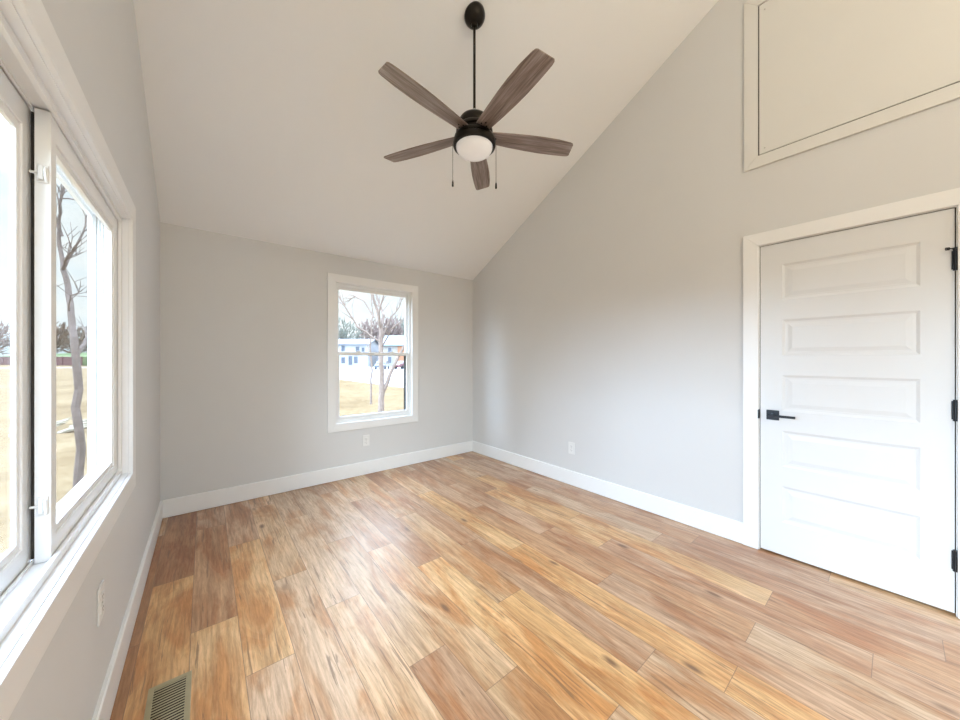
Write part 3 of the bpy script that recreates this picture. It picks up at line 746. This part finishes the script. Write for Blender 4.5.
wander([(-41, 100, 14, 12, 'haze_a', 'grey green bare tree behind left end of the white house'),
        (-39, 120, 16, 10, 'haze_b', 'pinkish bare tree behind the right end of the white house'),
        (-26.8, 101, 15, 8, 'haze_b', 'tall pinkish tree in the gap between the two houses'),
        (-28, 122, 17, 10, 'haze_a', 'grey green tree behind the blue grey roof'),
        (-18.2, 101, 14, 8, 'haze_a', 'grey green tree right of the blue grey roof'),
        (-58.6, 122, 16, 13, 'haze_a', 'grey tree farthest left behind the white house')])
# trees seen through the sliding window
wander([(-148, 118, 15, 15, 'haze_c', 'brown bare tree left behind the maroon fence'),
        (-178, 138, 16, 14, 'haze_c', 'brown bare tree farthest left behind the maroon fence'),
        (-163, 138, 15, 14, 'haze_c', 'brown bare tree right behind the maroon fence'),
        (-169, 118, 15, 15, 'haze_b', 'pinkish bare tree past the left end of maroon fence'),
        (-207, 138, 17, 18, 'haze_b', 'pinkish bare tree seen in the left sash of sliding window'),
        (-128, 118, 13, 14, 'haze_c', 'brown bare tree past the right end of maroon fence')])
# green bank and maroon fence
A_, B_ = gp_(-175, 116), gp_(-108, 92)
dv = (B_-A_).normalized(); nv = Vector((-dv.y, dv.x, 0))
if nv.y < 0: nv = -nv
mb = MB(); q = [A_+nv*4, B_+nv*4, B_+nv*26, A_+nv*26]
lo = [mb.b.verts.new(v+Vector((0, 0, .02))) for v in q]; hi = [mb.b.verts.new(v+Vector((0, 0, zz))) for v, zz in zip(q, (2.6, 2.6, 4.6, 4.6))]
mb.b.faces.new(lo[::-1]); mb.b.faces.new(hi)
for k in range(4): mb.b.faces.new((lo[k], lo[(k+1)%4], hi[(k+1)%4], hi[k]))
tag(mb.build('grass_bank', M['green']), 'green grass bank rising behind the maroon fence', 'bank', kind='structure')
L_ = (B_-A_).length; ang = math.atan2(dv.y, dv.x)
fe = empty('board_fence', A_, (0, 0, ang)); tag(fe, 'long maroon board fence at the far end of the lawn', 'fence')
MB().box(0, L_, -.03, .03, .1, 2.55).build('board_panel', M['maroon'], fe)
for i in range(15):
    MB().box(i*L_/14-.08, i*L_/14+.08, -.1, -.03, 0, 2.7).build('fence_post', M['maroon'], fe)

# fallen branches on the lawn
bc = Vector((-2.95, 14.1, GZ)); rg = random.Random(4)
places = ['leftmost', 'upper left', 'crossing the middle', 'lower left', 'thick lowest', 'upper right', 'rightmost', 'short topmost']
for i in range(8):
    c_ = bc+Vector((-.35+.75*(i % 2), -.9+.55*(i//2), 0)); a = rg.uniform(-.3, .3); L = rg.uniform(.56, .70); r = rg.uniform(.04, .07)
    z = .04
    mb = MB(); d = Vector((math.cos(a), math.sin(a), rg.uniform(.02, .22)))
    pts = [d*(-L/2)+Vector((0, 0, 0)), d*(-L/6)+Vector((0, .05, .04)), d*(L/6)+Vector((0, -.04, .03)), d*(L/2)+Vector((0, .03, .05))]
    mb.path(pts, [r, r*.9, r*.7, r*.35], 7)
    for s in (-1, 1): mb.path([pts[2], pts[2]+Vector((d.x*.3-s*d.y*.25, d.y*.3+s*d.x*.25, .10))], [r*.5, r*.15], 5)
    o = mb.build('fallen_branch', M['twig']); o.location = c_+Vector((0, 0, z))
    tag(o, 'pale fallen branch in the brush heap on the lawn outside the sliding window', 'branch', 'branches of the brush heap on the lawn')

# houses
def house(name, lat0, lat1, dep, hw, hr, wall, roof, label, wins, depth=9, brick=None):
    p0, p1 = bp_(lat0, GZ, dep), bp_(lat1, GZ, dep)
    d = (p1-p0); L = d.length; a = math.atan2(d.y, d.x)
    h = empty(name, p0, (0, 0, a)); tag(h, label, 'house')
    MB().box(0, L, 0, depth, 0, hw).build('house_wall', M[wall], h)
    MB().prism([(-.5, hw-.05), (depth/2, hw+hr), (depth+.5, hw-.05), (depth+.5, hw-.2), (depth/2, hw+hr-.2), (-.5, hw-.2)], 0, -.4, L+.4).build('roof', M[roof], h)
    MB().prism([(0, hw-.1), (depth/2, hw+hr-.15), (depth, hw-.1)], 0, .05, L-.05).build('gable', M[wall], h)
    for x, z, w, hh in wins:
        f = MB().ring(1, -.08, .0, (x-w/2-.08, x+w/2+.08, z-.08, z+hh+.08), (x-w/2, x+w/2, z, z+hh)).build('house_window', M['siding'], h)
        MB().box(x-w/2, x+w/2, -.03, .02, z, z+hh).build('pane', M['pane'], f)
    if brick: MB().box(brick[0], brick[1], -.25, .05, 0, hw*brick[2]).build('brick_front', M['brick'], h)
    return h
house('suburban_house', -37.5, -26.4, 80, 5.5, 1.4, 'siding', 'roof2', 'white two storey house seen in the left half of double hung window',
      [(5.2, 3.7, .8, 1.3), (5.2, .9, .9, 1.4), (8.6, 3.6, .9, 1.2), (8.2, .9, .9, 1.6), (9.9, 3.6, .7, 1.0), (2.0, 3.6, .9, 1.2), (6.9, .5, .9, 2.1)])
house('suburban_house', -23.2, -15.5, 80, 5.2, 2.6, 'siding2', 'roof', 'beige house with blue grey roof at right in double hung window',
      [(1.9, 3.3, .8, 1.3), (1.9, .9, .8, 1.5), (6.3, 3.2, .8, 1.2), (4.2, .7, 1.0, 2.0)], brick=(3.8, 5.6, .95))

def car(lat, dep, mat, rz, label):
    c_ = empty('parked_car', gp_(lat, dep)+Vector((0, 0, .03)), (0, 0, rz)); tag(c_, label, 'car', None)
    body = MB().prism([(-2.2, .35), (-2.25, .75), (-1.9, .98), (-1.15, 1.05), (-.75, 1.5), (.9, 1.52), (1.55, 1.08), (2.15, .95), (2.25, .7), (2.2, .35)], 1, -.88, .88).build('car_body', M[mat], c_, bevel=.06)
    for s in (-1, 1):
        MB().prism([(-1.0, 1.06), (-.68, 1.43), (.82, 1.45), (1.3, 1.08)], 1, s*.885-.008, s*.885+.008).build('side_window', M['pane'], c_)
        for x in (-1.4, 1.4): MB().tube((x, s*.70, .33), (x, s*.9, .33), .33, n=20).build('wheel', M['tyre'], c_)
    for x0_, z0_, x1_, z1_ in ((-1.19, 1.08, -.80, 1.46), (1.58, 1.10, .97, 1.48)):
        sgn = -1 if x0_ < 0 else 1
        MB().prism([(x0_, z0_), (x1_, z1_), (x1_+sgn*.02, z1_+.01), (x0_+sgn*.02, z0_+.01)], 1, -.74, .74).build('windscreen', M['pane'], c_)
car(-17.6, 61, 'car_grey', R(55), 'dark grey parked car left of the other car beyond the forked tree')
car(-14.3, 64, 'car_red', R(20), 'dark maroon parked car at the right edge of double hung window')
